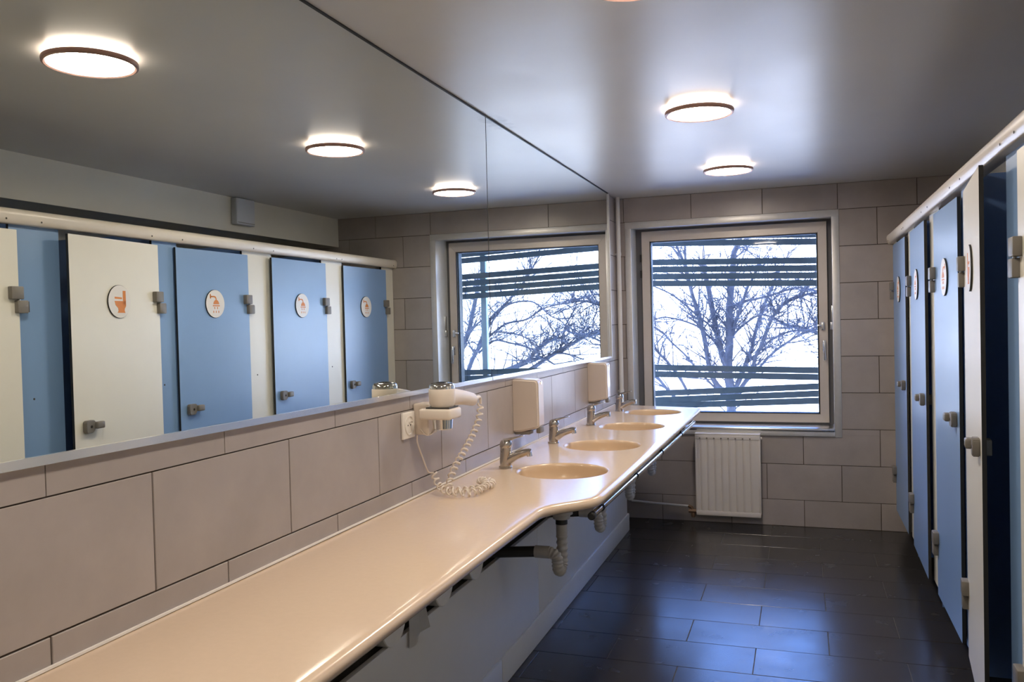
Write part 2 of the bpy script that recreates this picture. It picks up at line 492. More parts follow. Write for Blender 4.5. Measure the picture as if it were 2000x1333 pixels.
# fixed frame
SX0, SX1, SZ0, SZ1 = 0.146, 1.456, 0.704, 2.130
GX0, GX1, GZ0, GZ1 = 0.206, 1.397, 0.764, 2.054
b = nb()
box(b, OX0, SX0-0.004, SY+0.02, SY+0.07, OZ0, OZ1); box(b, SX1+0.004, OX1, SY+0.03, SY+0.07, OZ0, OZ1)
box(b, SX0-0.004, SX1+0.004, SY+0.02, SY+0.07, SZ1+0.004, OZ1); box(b, SX0-0.004, SX1+0.004, SY+0.02, SY+0.07, OZ0, SZ0-0.004)
build('fixed_frame', b, mat('frame_dark', (0.10, 0.10, 0.11), 0.5), win)
def frame_rails(x0, x1, z0, z1, X0, X1, Z0, Z1, y0, y1, name, m, parent):
    # four mitred bars
    O = [(x0, z0), (x1, z0), (x1, z1), (x0, z1)]; I = [(X0, Z0), (X1, Z0), (X1, Z1), (X0, Z1)]
    for i in range(4):
        k = (i+1) % 4
        b = nb(); prism(b, [O[i], O[k], I[k], I[i]], 'y', y0, y1)
        bmesh.ops.bevel(b, geom=list(b.edges), offset=0.002, segments=2, affect='EDGES')
        build(name, b, m, parent, 30)
frame_rails(SX0, SX1, SZ0, SZ1, GX0, GX1, GZ0, GZ1, SY, SY+0.06, 'sash_bar', SASH, win)
frame_rails(GX0-0.001, GX1+0.001, GZ0-0.001, GZ1+0.001, GX0+0.006, GX1-0.006, GZ0+0.006, GZ1-0.006, SY+0.008, SY+0.02, 'gasket', GASKET, win)
frame_rails(GX0-0.010, GX1+0.010, GZ0-0.010, GZ1+0.010, GX0+0.005, GX1-0.010, GZ0+0.005, GZ1-0.005, SY+0.036, SY+0.11, 'outer_bead', POSTD, win)
b = nb(); box(b, GX0+0.002, GX1-0.002, SY+0.030, SY+0.034, GZ0+0.002, GZ1-0.002); build('glass_pane', b, GLASS, win)
# window handle and little turn lock on the sash, keeper on the reveal
b = nb(); box(b, 1.418, 1.440, SY-0.012, SY, 1.215, 1.290, 0.004, 3); lathe(b, [(0.0, -0.03), (0.010, -0.03), (0.010, 0)], (1.429, SY-0.01, 1.272), 'y', 14)
tube(b, smooth_path([(1.429, SY-0.036, 1.282), (1.430, SY-0.042, 1.25), (1.431, SY-0.040, 1.20), (1.433, SY-0.034, 1.150)]), 0.0085, 10)
build('window_handle', b, STEEL, win, 40)
b = nb(); box(b, 1.410, 1.434, SY-0.018, SY, 1.362, 1.420, 0.005, 3); box(b, 1.385, 1.412, SY-0.016, SY-0.006, 1.388, 1.400, 0.003)
build('turn_lock', b, STEEL, win, 40)
b = nb(); box(b, 1.470, OX1+0.001, 0.145, 0.175, 1.365, 1.420, 0.005, 3); box(b, 1.478, OX1+0.001, 0.145, 0.170, 1.42, 1.535, 0.002)
build('lock_keeper', b, STEEL, win, 40)
for z in (1.93, 1.81):
    b = nb(); tube(b, [(SX0-0.006, SY-0.006, z-0.028), (SX0-0.006, SY-0.006, z+0.028)], 0.007, 10); build('sash_hinge', b, GASKET, win, 40)

# skirting of the pipe casing is built with the casing; corner pipe
t = thing('riser_pipe', (0.028, -0.075, 0.0), 'white painted vertical riser pipe in the corner beside the mirror', 'pipe')
b = nb(); tube(b, [(0.026, -0.075, 0.001), (0.026, -0.075, ZC)], 0.0165, 18); build('pipe', b, PIPEW, t, 40)
for z in (1.95, 0.95):
    b = nb(); lathe(b, [(0.0165, -0.01), (0.0195, -0.01), (0.0195, 0.01), (0.0165, 0.01)], (0.026, -0.075, z), 'z', 18); box(b, 0.0, 0.012, -0.080, -0.070, z-0.005, z+0.005)
    build('pipe_clip', b, PIPEW, t, 40)

# ================================================================== MIRRORS
def trim_top(y): return 1.2555 - 0.0083*(y + 5.09)
SEAM = -2.736
def mirror(y0, y1, label):
    t = thing('wall_mirror', (0.0, (y0+y1)/2, trim_top((y0+y1)/2)), label, 'mirror', 'mirrors on the washbasin wall')
    b = nb(); prism(b, [(y0, trim_top(y0)-0.001), (y1, trim_top(y1)-0.001), (y1, ZC-0.003), (y0, ZC-0.003)], 'x', 0.0005, 0.0096)
    build('mirror_glass', b, MIRROR, t)
    b = nb()
    prism(b, [(y0, strip_top(y0)-0.001), (y1, strip_top(y1)-0.001), (y1, trim_top(y1)), (y0, trim_top(y0))], 'x', 0.0, 0.014)
    build('bottom_trim', b, mat('polished_trim', (0.82, 0.82, 0.83), 0.22, 0.9), t)
    return t
ta = mirror(-6.9, SEAM-0.004, 'long wall mirror reflecting the cubicle doors and three lamps')
tb = mirror(SEAM+0.004, MIR_Y1, 'shorter wall mirror reflecting the window, at the far end')
b = nb(); box(b, -0.003, 0.0075, SEAM-0.0038, SEAM+0.0038, 1.24, ZC-0.003); build('joint_strip', b, GASKET, tb)
b = nb(); box(b, 0.0, 0.018, MIR_Y1+0.0005, MIR_Y1+0.014, strip_top(MIR_Y1), ZC-0.003, 0.003); build('edge_trim', b, ALU, tb)
b = nb(); box(b, 0.0005, 0.0135, -6.9, MIR_Y1, ZC-0.006, ZC-0.0005); o = build('trim_1', b, GASKET, struct=True)

# ================================================================== CEILING LAMPS
LAMPS = [(-4.0, 'round ceiling lamp with brown rim, nearest, reflected largest at the left of the mirror'),
         (-2.505, 'round ceiling lamp with brown rim, the larger of the two in direct view'),
         (-1.015, 'round ceiling lamp with brown rim, closest to the window'),
         (-5.495, 'round ceiling lamp with brown rim over the near end of the worktop, outside the picture')]
lamp0 = None
for i, (y, lab) in enumerate(LAMPS):
    if lamp0 is None:
        t = thing('ceiling_lamp', (0.885, y, ZC), lab, 'lamp', 'round ceiling lamps')
        b = nb(); lathe(b, [(0.0, -0.002), (0.100, -0.002), (0.100, -0.018), (0.128, -0.020), (0.0, -0.020)], (0, 0, 0), 'z', 48)
        build('back_plate', b, SIGNW, t, 40, local=True)
        b = nb(); lathe(b, [(0.112, -0.004), (0.124, -0.008), (0.126, -0.017), (0.112, -0.0195)], (0, 0, 0), 'z', 48)
        build('halo_ring', b, HALO, t, 40, local=True)
        b = nb(); lathe(b, [(0.124, -0.020), (0.1415, -0.020), (0.1430, -0.024), (0.1420, -0.034), (0.135, -0.037), (0.1285, -0.034), (0.1285, -0.024), (0.124, -0.020)], (0, 0, 0), 'z', 64)
        build('rim', b, BEZEL, t, 40, local=True)
        b = nb(); lathe(b, [(0.1285, -0.026), (0.1285, -0.0325), (0.0, -0.0335)], (0, 0, 0), 'z', 64)
        build('diffuser', b, DIFFUSER, t, 40, local=True)
        lamp0 = t
    else:
        t = copy_tree(lamp0); t.location = (0.885, y, ZC); t['label'] = lab

# ================================================================== WORKTOP WITH BASINS
BAS = [(0.362, -2.900), (0.362, -2.188), (0.362, -1.446), (0.357, -0.692)]
def dz(y): return -0.0025*max(0.0, y + 4.0)          # the worktop is not quite level
def shear(bm_):
    for v in bm_.verts: v.co.z += dz(v.co.y)
    return bm_
BR = 0.184
CT, CB = 0.873, 0.839
YN, YE = -6.75, -0.36
front = [(0.484, YN)]
for y in [-6.0, -5.4, -4.8, -4.4, -4.1, -3.85]: front.append((0.486, y))
# S-curve from the shallow part to the basin part
for k in range(0, 25):
    t_ = k/24
    y = -3.62 + 0.30*t_
    s = t_*t_*(3-2*t_); s = s*s*(3-2*s)*0.5 + s*0.5
    front.append((0.487 + (0.629-0.487)*s, y))
for y in [-3.1, -2.6, -2.0, -1.4, -0.9, -0.6]: front.append((0.630, y))
for k in range(0, 9):
    a = PI/2*k/8
    front.append((0.630-0.03+0.03*math.cos(a), YE-0.03+0.03*math.sin(a)))
outline = [(0.001, YN)] + front + [(0.001, YE+0.16)]       # counter-clockwise seen from above
def offset_in(pts, d):
    """move the free front edge inwards by d, keep the wall side"""
    out = []
    n = len(pts)
    for i, (x, y) in enumerate(pts):
        if i in (0, n-1): out.append((x, y - (d if i == n-1 else -d))); continue
        ax, ay = pts[i-1]; bx, by = pts[i+1]
        tx, ty = bx-ax, by-ay; L = math.hypot(tx, ty)
        nx, ny = ty/L, -tx/L
        out.append((x - nx*d, y - ny*d))
    return out
top = thing('washbasin_worktop', (0.0, -3.6, CB), 'long cream worktop with four round moulded basins under the mirrors', 'worktop')
bm = nb()
prof = [(0.034, 0.0), (0.020, 0.0), (0.010, -0.0015), (0.004, -0.006), (0.0005, -0.011), (0.0, -0.017), (0.001, -0.024), (0.005, -0.030), (0.012, -0.034)]
rings = []
for d, z in prof:
    rings.append([bm.verts.new((x, y, CT+z)) for x, y in offset_in(outline, d)])
for a, b2 in zip(rings[:-1], rings[1:]):
    for i in range(len(a)-1): bm.faces.new((a[i], b2[i], b2[i+1], a[i+1]))
    bm.faces.new((a[-1], b2[-1], b2[0], a[0]))
def hole_ring(z, r):
    R = []
    for cx, cy in BAS:
        R.append([bm.verts.new((cx + r*math.cos(2*PI*k/56), cy + r*math.sin(2*PI*k/56), z)) for k in range(56)])
    return R
def fill(loop, holes):
    es = []
    for L in [loop] + holes:
        for i in range(len(L)):
            e = bm.edges.get((L[i], L[(i+1) % len(L)])) or bm.edges.new((L[i], L[(i+1) % len(L)]))
            es.append(e)
    bmesh.ops.triangle_fill(bm, use_beauty=True, use_dissolve=False, edges=es)
HT = hole_ring(CT, BR+0.006); HB = hole_ring(CB, BR+0.006)
fill(rings[0], HT); fill(rings[-1], HB)
bmesh.ops.recalc_face_normals(bm, faces=bm.faces); shear(bm)
build('slab', bm, COUNTER, top, 35)
for cx, cy in BAS:
    b = nb()
    P = [(BR+0.0062, 0.0), (BR+0.003, 0.0003), (BR-0.001, -0.001), (BR-0.005, -0.006), (BR-0.008, -0.015)]
    for k in range(1, 13):
        a = PI/2*k/13
        P.append(((BR-0.008)*math.cos(a)**0.75, -0.015-0.125*math.sin(a)))
    P += [(0.024, -0.1405), (0.024, -0.150), (0.03, -0.150)]
    # outside of the bowl
    for k in range(12, 0, -1):
        a = PI/2*k/13
        P.append(((BR+0.002)*math.cos(a)**0.75+0.003, -0.018-0.132*math.sin(a)))
    P += [(BR+0.0062, -0.022), (BR+0.0062, 0.0)]
    lathe(b, P, (cx, cy, CT), 'z', 56); shear(b)
    bo = build('basin', b, BASIN, top, 50)
    b = nb(); lathe(b, [(0.0, -0.1385), (0.018, -0.1385), (0.026, -0.1375), (0.028, -0.1395), (0.022, -0.146)], (cx, cy, CT+dz(cy)), 'z', 24)
    build('drain', b, CHROME, bo, 40)
    b = nb(); lathe(b, [(0.0, 0.0), (0.009, 0.0005), (0.010, 0.003), (0.005, 0.003), (0.004, 0.0), (0.0, -0.001)], (cx-BR+0.0105, cy-0.02, CT-0.03+dz(cy)), 'x', 16)
    build('overflow_hole', b, GREYDK, bo, 40)
b = nb(); 
for ya_, yb_ in ((YN, -4.0), (-4.0, YE+0.15)):
    prism(b, [(ya_, CT-0.001+dz(ya_)), (yb_, CT-0.001+dz(yb_)), (yb_, CT+0.004+dz(yb_)), (ya_, CT+0.004+dz(ya_))], 'x', 0.0005, 0.0055)
build('sealant_bead', b, CAULK, top)

# ================================================================== PIPE CASING AND WHAT IS UNDER THE WORKTOP
PX = 0.110
cas = thing('pipe_casing', (0.06, -3.5, 0.0), 'low grey-white boxed pipe casing with open top under the worktop', 'casing')
YC = -0.375
for y0, y1 in ((-6.75, -4.93), (-4.93, -2.456), (-2.456, YC)):
    b = nb(); box(b, PX-0.018, PX, y0+0.0008, y1-0.0008, 0.0, 0.518, 0.0012); build('front_panel', b, CASING, cas, 30)
b = nb(); box(b, 0.0, PX-0.018, YC-0.018, YC, 0.0, 0.518, 0.0012); build('end_panel', b, CASING, cas, 30)
b = nb(); box(b, 0.004, PX-0.018, -6.75, YC-0.018, 0.496, 0.512); build('ledge', b, GREYDK, cas)
for y0, y1 in ((-6.75, -3.0), (-2.998, YC)):
    b = nb(); box(b, PX, PX+0.012, y0, y1, 0.0, 0.118, 0.004, 2); build('skirting_board', b, BASEB, cas, 40)
b = nb(); box(b, 0.012, PX+0.012, YC, YC+0.012, 0.0, 0.118, 0.004, 2); build('skirting_board', b, BASEB, cas, 40)
for y in (-5.2, -4.3, -2.6, -1.1):
    b = nb(); box(b, 0.004, 0.044, y-0.02, y+0.02, 0.512, 0.824); box(b, 0.044, 0.30, y-0.02, y+0.02, 0.798, 0.829)
    build('support_bracket', b, GREYDK, cas)

# paper rolls stored on the ledge
ROLLS = [(-3.905, 0.078, 'white paper roll nearest the camera, lying on the ledge under the worktop'),
         (-3.535, 0.078, 'middle white paper roll on the ledge under the worktop'),
         (-3.235, 0.074, 'farthest white paper roll on the ledge, beside the drain trap')]
for y, r, lab in ROLLS:
    t = thing('paper_roll', (0.065, y, 0.512), lab, 'paper roll', 'paper rolls stored under the worktop')
    b = nb(); lathe(b, [(0.022, -0.055), (r-0.003, -0.055), (r, -0.052), (r, 0.052), (r-0.003, 0.055), (0.022, 0.055)], (0.0625, y, 0.512+r), 'x', 36); build('roll', b, PAPER, t, 40)
    b = nb(); lathe(b, [(0.021, -0.056), (0.022, -0.056), (0.022, 0.056), (0.019, 0.056), (0.019, -0.056), (0.021, -0.056)], (0.0625, y, 0.512+r), 'x', 24); build('core_tube', b, mat('cardboard', (0.3, 0.22, 0.15), 0.8), t, 40)
# loose hanging sheet
b = nb()
def sheet_pt(u, v):
    y = -3.80 + 0.09*u + 0.05*v*(u-0.3); z = 0.655 - 0.185*v + 0.02*u*v
    x = PX + 0.0035 + 0.010*v*math.sin(u*7) * v + 0.006*v
    return (x, y, z)
G = [[b.verts.new(sheet_pt(i/10, j/10)) for i in range(11)] for j in range(11)]
for j in range(10):
    for i in range(10): b.faces.new((G[j][i], G[j][i+1], G[j+1][i+1], G[j+1][i]))
ex = bmesh.ops.solidify(b, geom=list(b.faces), thickness=0.0008)
tag(build('paper_sheet', b, PAPER, None, 60, origin=(0.115, -3.77, 0.47)), 'crumpled white paper sheet hanging out between two paper rolls', 'paper')

# drain traps
def trap(cx, cy, label, full):
    t = thing('drain_trap', (cx, cy, 0.46), label, 'drain pipe', 'drain traps under the basins')
    b = nb(); lathe(b, [(0.0, -0.004), (0.046, -0.004), (0.046, -0.026), (0.036, -0.030), (0.034, -0.045), (0.0, -0.045)], (cx-0.008, cy, 0.722), 'z', 24); build('waste_flange', b, PVC, t, 40)
    b = nb(); tube(b, [(cx-0.008, cy, 0.69), (cx-0.008, cy, 0.655)], 0.024, 18); build('locking_nut', b, PVCD, t, 40)
    b = nb(); tube(b, [(cx-0.008, cy, 0.657), (cx-0.008, cy, 0.610)], 0.0225, 18); build('socket', b, PVC, t, 40)
    # corrugated U: down, forward under itself, up again and over to the wall
    path = [Vector((cx-0.008, cy, 0.612 - 0.105*k/14)) for k in range(15)]
    for k in range(1, 25):
        a = PI*k/24
        path.append(Vector((cx-0.008-0.004*k/24, cy-0.029*(1-math.cos(a)), 0.507 - 0.032*math.sin(a))))
    q = path[-1]
    for k in range(1, 5): path.append(Vector((q.x, q.y, q.z + 0.004*k)))
    q = path[-1]
    for k in range(1, 15):
        a = PI/2*k/14
        path.append(Vector((q.x - 0.036*(1-math.cos(a)), q.y, q.z + 0.030*math.sin(a))))
    b = nb(); N = len(path)
    fine = smooth_path(path, 3)
    tube(b, fine, lambda s: 0.0215 + 0.0022*math.sin(s*2*PI*17), 16); build('corrugated_bend', b, PVC, t, 60)
    e = path[-1]
    b = nb(); tube(b, [(e.x+0.006, e.y, e.z), (e.x-0.055, e.y, e.z)], 0.0245, 18); build('socket', b, PVC, t, 40)
    b = nb(); tube(b, [(e.x-0.05, e.y, e.z), (0.112, e.y-0.02, e.z-0.008), (0.02, e.y-0.03, e.z-0.012)], 0.0215, 18); build('outlet_pipe', b, PVCD, t, 40)
    return t
for (cx, cy), lab in zip(BAS, ['grey corrugated drain trap under the basin nearest the camera', 'grey drain trap under the second basin, behind the chrome rail',
                               'grey drain trap under the third basin', 'grey drain trap under the basin nearest the window']):
    trap(cx, cy, lab, True)

# chrome bar under the front edge of the basins
bar = thing('towel_bar', (0.60, -3.44, 0.80), 'long chrome bar fixed below the front edge of the basin worktop', 'rail')
ya, yb = -3.385, -0.56
b = nb(); tube(b, [(0.600, ya, 0.811), (0.600, yb, 0.783)], 0.0115, 20); build('bar', b, CHROME, bar, 40)
for y, m_ in ((ya, GASKET), (yb, CHROME)):
    b = nb(); s = -1 if y == ya else 1
    lathe(b, [(0.0, -0.014), (0.010, -0.014), (0.0135, -0.010), (0.0135, 0.012), (0.0115, 0.012)], (0.600, y, 0.811 if y == ya else 0.783), (Vector((1,0,0)), Vector((0,0,-s)) if True else None, Vector((0, s*-1, 0))), 20)
    build('end_cap', b, m_, bar, 40)
for y in (-3.25, -2.60, -1.91, -1.19):
    b = nb(); lathe(b, [(0.0117, -0.007), (0.0137, -0.007), (0.0137, 0.007), (0.0117, 0.007)], (0.600, y, 0.811-0.028*(y-ya)/(yb-ya)), 'y', 20)
    box(b, 0.595, 0.605, y-0.006, y+0.006, 0.820-0.028*(y-ya)/(yb-ya), CB+dz(y)-0.0002); build('bar_bracket', b, GASKET, bar, 40)

# ================================================================== FAUCETS
def faucet(cy, label, X=0.118):
    t = thing('mixer_tap', (X, cy, CT+dz(cy)), label, 'tap', 'chrome mixer taps')
    Y, Z = cy, CT+dz(cy)
    b = nb(); lathe(b, [(0.0, 0.0), (0.0275, 0.0), (0.0275, 0.005), (0.0255, 0.007), (0.0, 0.007)], (X, Y, Z), 'z', 28); build('base_ring', b, CHROMED, t, 40)
    # body leaning a little forward
    b = nb(); tube(b, smooth_path([(X, Y, Z+0.004), (X+0.001, Y, Z+0.03), (X+0.003, Y, Z+0.06), (X+0.004, Y, Z+0.084)], 4), lambda s: 0.0245 - 0.001*s, 24); build('body', b, CHROMED, t, 40)
    # spout: rises outward from the lower body
    b = nb()
    P = smooth_path([(X+0.008, Y, Z+0.030), (X+0.035, Y, Z+0.046), (X+0.065, Y, Z+0.058), (X+0.098, Y, Z+0.068), (X+0.112, Y, Z+0.066)], 5)
    tube(b, P, lambda s: 0.0215 - 0.0085*min(1, s*1.3), 18); build('spout', b, CHROMED, t, 50)
    b = nb(); tube(b, [(X+0.103, Y, Z+0.066), (X+0.106, Y, Z+0.050)], 0.0115, 16); build('aerator', b, CHROME, t, 40)
    # lever cap
    b = nb(); lathe(b, [(0.0225, 0.0), (0.0255, 0.004), (0.0255, 0.020), (0.020, 0.031), (0.008, 0.036), (0.0, 0.037)], (X+0.004, Y, Z+0.082), 'z', 24); lv = build('lever_cap', b, CHROMED, t, 50)
    b = nb()
    P = smooth_path([(X-0.006, Y, Z+0.108), (X+0.018, Y, Z+0.117), (X+0.048, Y, Z+0.126), (X+0.082, Y, Z+0.133)], 4)
    W = [0.017, 0.013, 0.012, 0.0115]
    n = len(P); R = []
    for i, p in enumerate(P):
        s = i/(n-1); w = 0.017 - 0.006*min(1, s*1.4); h = 0.011 - 0.0085*min(1, s*1.15)
        R.append([b.verts.new((p.x, p.y + w*math.cos(2*PI*k/12), p.z + h*math.sin(2*PI*k/12))) for k in range(12)])
    for a, c in zip(R[:-1], R[1:]):
        for k in range(12): b.faces.new((a[k], a[(k+1) % 12], c[(k+1) % 12], c[k]))
    b.faces.new(list(reversed(R[0]))); b.faces.new(R[-1])
    build('lever', b, CHROMED, lv, 50)
for (cx, cy), lab in zip(BAS, ['chrome mixer tap at the basin nearest the camera', 'chrome mixer tap at the second basin from the camera',
                               'chrome mixer tap with raised lever at the third basin', 'chrome mixer tap at the basin nearest the window']):
    faucet(cy + 0.025, lab, 0.112 + 0.012*max(0, cy+2.2))

# ================================================================== DISPENSERS
def dispenser(y0, label):
    t = thing('soap_dispenser', (0.0, y0+0.046, 0.945), label, 'dispenser', 'cream wall dispensers')
    y1 = y0 + 0.092
    b = nb()
    # side outline in x-z: flat back, rounded top front, sloped bottom
    o = [(0.001, 0.957), (0.040, 0.960)]
    for k in range(7):
        a = -PI/2 + PI/2*k/6; o.append((0.104+0.022*math.cos(a), 0.992+0.018*math.sin(a)))
    for k in range(7):
        a = PI/2*k/6; o.append((0.103+0.022*math.cos(a), 1.180+0.022*math.sin(a)))
    o.append((0.001, 1.206))
    prism(b, o, 'y', y0, y1)
    es = [e for e in b.edges if abs(e.verts[0].co.y - e.verts[1].co.y) < 1e-6 and min(v.co.x for v in e.verts) > 0.0005 and max(v.co.x for v in e.verts) > 0.01]
    bmesh.ops.bevel(b, geom=es, offset=0.008, segments=3, affect='EDGES')
    build('cover', b, DISPM, t, 40)
    b = nb(); box(b, 0.001, 0.075, y0+0.015, y1-0.015, 0.945, 0.962, 0.004); build('base_spout', b, GREYPL, t, 40)
    b = nb(); box(b, 0.106, 0.128, y0+0.016, y1-0.016, 0.952, 0.984, 0.005); build('push_lever', b, GREYPL, t, 40)
    b = nb(); lathe(b, [(0.0, 0.004), (0.007, 0.004), (0.008, 0.0)], (0.1245, y0+0.046, 1.185), 'x', 14); build('keyhole', b, CHROME, t, 40)
dispenser(-2.443, 'cream soap dispenser on the tiles between the two nearest taps')
dispenser(-0.990, 'cream soap dispenser on the tiles nearest the window')

# ================================================================== SOCKET AND HAIR DRYER
t = thing('wall_socket', (0.0, -3.55, 1.13), 'white square wall socket beside the hair dryer', 'socket')
b = nb(); box(b, 0.0005, 0.010, -3.597, -3.507, 1.083, 1.173, 0.003, 3); build('plate', b, SOCKETW, t, 40)
b = nb(); lathe(b, [(0.0335, 0.0), (0.0335, 0.003), (0.030, 0.003), (0.0285, -0.001), (0.0, -0.001)], (0.0105, -3.552, 1.128), 'x', 32); ins = build('round_insert', b, SOCKETW, t, 40)
for dy, dz, r in ((-0.0095, 0.0, 0.0028), (0.0095, 0.0, 0.0028)):
    b = nb(); lathe(b, [(0.0, 0.0006), (r, 0.0006), (r, -0.002)], (0.0098, -3.552+dy, 1.128+dz), 'x', 12); build('pin_hole', b, DARKHOLE, ins)
b = nb(); tube(b, [(0.009, -3.552, 1.139), (0.022, -3.552, 1.139)], 0.0024, 10); build('earth_pin', b, CHROME, ins, 40)

dr = thing('hair_dryer', (0.0, -3.46, 1.09), 'cream wall-mounted hair dryer with coiled cord lying on the worktop', 'hair dryer')
b = nb(); box(b, 0.0005, 0.058, -3.502, -3.425, 1.088, 1.196, 0.006, 3); build('wall_base', b, WHITEPL, dr, 40)
DX, DY = 0.118, -3.515      # axis of the barrel
b = nb(); box(b, 0.050, 0.168, -3.566, -3.464, 1.148, 1.184, 0.008, 3); build('holder', b, WHITEPL, dr, 40)
b = nb(); box(b, 0.075, 0.160, -3.555, -3.475, 1.1835, 1.1895); build('holder_gap', b, GREYDK, dr)
b = nb(); lathe(b, [(0.0, 0.0), (0.030, 0.0), (0.033, 0.003), (0.0355, 0.038), (0.0, 0.038)], (DX, DY, 1.112), 'z', 32); build('nozzle', b, CHROME, dr, 40)
b = nb(); lathe(b, [(0.0, 0.0), (0.038, 0.0), (0.044, 0.012), (0.0455, 0.035), (0.0455, 0.058), (0.043, 0.062), (0.0, 0.062)], (DX, DY, 1.189), 'z', 36); build('barrel', b, WHITEPL, dr, 40)
b = nb(); lathe(b, [(0.0435, 0.0), (0.0435, 0.010), (0.040, 0.016), (0.030, 0.0205), (0.0, 0.022)], (DX, DY, 1.250), 'z', 36); gr = build('air_grille', b, CHROME, dr, 40)
for rr in (0.012, 0.020, 0.028, 0.035):
    b = nb(); lathe(b, [(rr-0.0015, 0.0), (rr-0.0015, 0.0015), (rr+0.0015, 0.0015), (rr+0.0015, 0.0)], (DX, DY, 1.2722-0.0045*(rr/0.035)**2), 'z', 30); build('grille_ring', b, GASKET, gr, 40)
# handle
HP = smooth_path([(DX, DY+0.025, 1.216), (DX+0.001, DY+0.10, 1.213), (DX+0.003, DY+0.18, 1.203), (DX+0.005, DY+0.250, 1.191), (DX+0.006, DY+0.275, 1.187)], 5)
b = nb(); n = len(HP); R = []
for i, p in enumerate(HP):
    s = i/(n-1); w = 0.022 - 0.004*s; h = 0.031 - 0.008*min(1, s*1.1)
    if s > 0.93: w *= 0.75; h *= 0.75
    R.append([b.verts.new((p.x + w*math.cos(2*PI*k/20), p.y, p.z + h*math.sin(2*PI*k/20))) for k in range(20)])
for a, c in zip(R[:-1], R[1:]):
    for k in range(20): b.faces.new((a[k], a[(k+1) % 20], c[(k+1) % 20], c[k]))
b.faces.new(R[0]); b.faces.new(list(reversed(R[-1])))
bmesh.ops.recalc_face_normals(b, faces=b.faces)
hd = build('handle', b, WHITEPL, dr, 40)
b = nb(); tube(b, smooth_path([(0.124, DY+0.268, 1.188), (0.125, DY+0.300, 1.190), (0.125, DY+0.325, 1.192), (0.125, DY+0.338, 1.184), (0.125, DY+0.342, 1.164)], 5), lambda s: 0.0085-0.004*s, 12); build('strain_relief', b, WHITEPL, hd, 50)
b = nb(); tube(b, smooth_path([(0.02, -3.515, 1.088), (0.020, -3.512, 1.06), (0.030, -3.49, 1.0), (0.035, -3.465, 0.955), (0.042, -3.435, 0.945)], 5), 0.0028, 8); 
tube(b, smooth_path([(0.030, -3.512, 1.110), (0.05, -3.50, 1.088), (0.062, -3.47, 1.094), (0.058, -3.45, 1.11)], 5), 0.0028, 8); build('plain_cord', b, WHITEPL, dr, 60)
# coiled cord: falls from the handle in a sag onto the worktop, winds there and returns to the base
CP = smooth_path([(0.125, DY+0.342, 1.164), (0.123, DY+0.315, 1.10), (0.113, DY+0.24, 1.03), (0.100, DY+0.14, 0.96), (0.098, DY+0.085, 0.905), (0.115, DY+0.075, 0.889),
                  (0.170, DY+0.11, 0.887), (0.212, DY+0.18, 0.887), (0.200, DY+0.245, 0.887), (0.160, DY+0.27, 0.888), (0.155, DY+0.235, 0.893), (0.185, DY+0.20, 0.901), (0.218, DY+0.13, 0.896), (0.200, DY+0.06, 0.889), (0.150, DY+0.035, 0.889),
                  (0.100, DY+0.045, 0.892), (0.07, DY+0.06, 0.905), (0.052, DY+0.075, 0.925), (0.042, DY+0.080, 0.945)], 10)
# resample by arc length
L = [0]
for a, c in zip(CP[:-1], CP[1:]): L.append(L[-1] + (c-a).length)
tot = L[-1]; NT = 46; SEG = 12
pts = []
def at_len(s):
    for i in range(len(L)-1):
        if L[i+1] >= s: break
    f = (s-L[i])/max(1e-9, L[i+1]-L[i])
    return CP[i].lerp(CP[i+1], f), (CP[i+1]-CP[i]).normalized()
u = None
for k in range(NT*SEG+1):
    s = tot*k/(NT*SEG); p, T = at_len(min(s, tot-1e-6))
    if u is None: u = T.orthogonal().normalized()
    u = (u - T*u.dot(T)).normalized(); w = T.cross(u)
    a = 2*PI*k/SEG
    rc = 0.0105
    pts.append(p + (u*math.cos(a) + w*math.sin(a))*rc)
for p_ in pts:
    if p_.z < CT+0.0032: p_.z = CT+0.0032
b = nb(); tube(b, pts, 0.0034, 6); build('coiled_cord', b, WHITEPL, dr, 60)

# ================================================================== RADIATOR
rx0, rx1, rz0, rz1 = 0.551, 0.994, 0.066, 0.652
rad = thing('radiator', (0.77, -0.06, rz0), 'white panel radiator with vertical ribs under the window', 'radiator')
b = nb()
# ribbed front panel: profile in x-y extruded in z
pts = [(rx0+0.008, -0.088)]
nR = 8; pitch = (rx1-rx0-0.05)/nR
for i in range(nR):
    xs = rx0+0.025+pitch*i
    for f, d in ((0.06, 0.0), (0.14, 0.0045), (0.22, 0.0), (0.5, -0.0035), (0.9, -0.0005)):
        pts.append((xs+pitch*f, -0.0895+d))
pts.append((rx1-0.008, -0.088))
ribz0, ribz1 = rz0+0.035, rz1-0.045
outl = pts + [(rx1-0.008, -0.075), (rx0+0.008, -0.075)]
prism(b, outl, 'z', ribz0, ribz1)
build('ribbed_face', b, ENAMEL, rad, 35)
b = nb()
box(b, rx0, rx1, -0.092, -0.070, rz1-0.046, rz1-0.010, 0.005, 2); box(b, rx0, rx1, -0.092, -0.070, rz0, rz0+0.036, 0.005, 2)
box(b, rx0, rx0+0.012, -0.091, -0.070, rz0+0.01, rz1-0.02, 0.004, 2); box(b, rx1-0.012, rx1, -0.091, -0.070, rz0+0.01, rz1-0.02, 0.004, 2)
build('panel_rim', b, ENAMEL, rad, 40)
b = nb(); box(b, rx0-0.002, rx1+0.002, -0.092, -0.018, rz1-0.012, rz1, 0.003, 2)
for i in range(16): pass
build('top_cover', b, ENAMEL, rad, 40)
b = nb(); box(b, rx0+0.004, rx1-0.004, -0.040, -0.022, rz0+0.005, rz1-0.02, 0.003); build('rear_panel', b, ENAMEL, rad, 40)
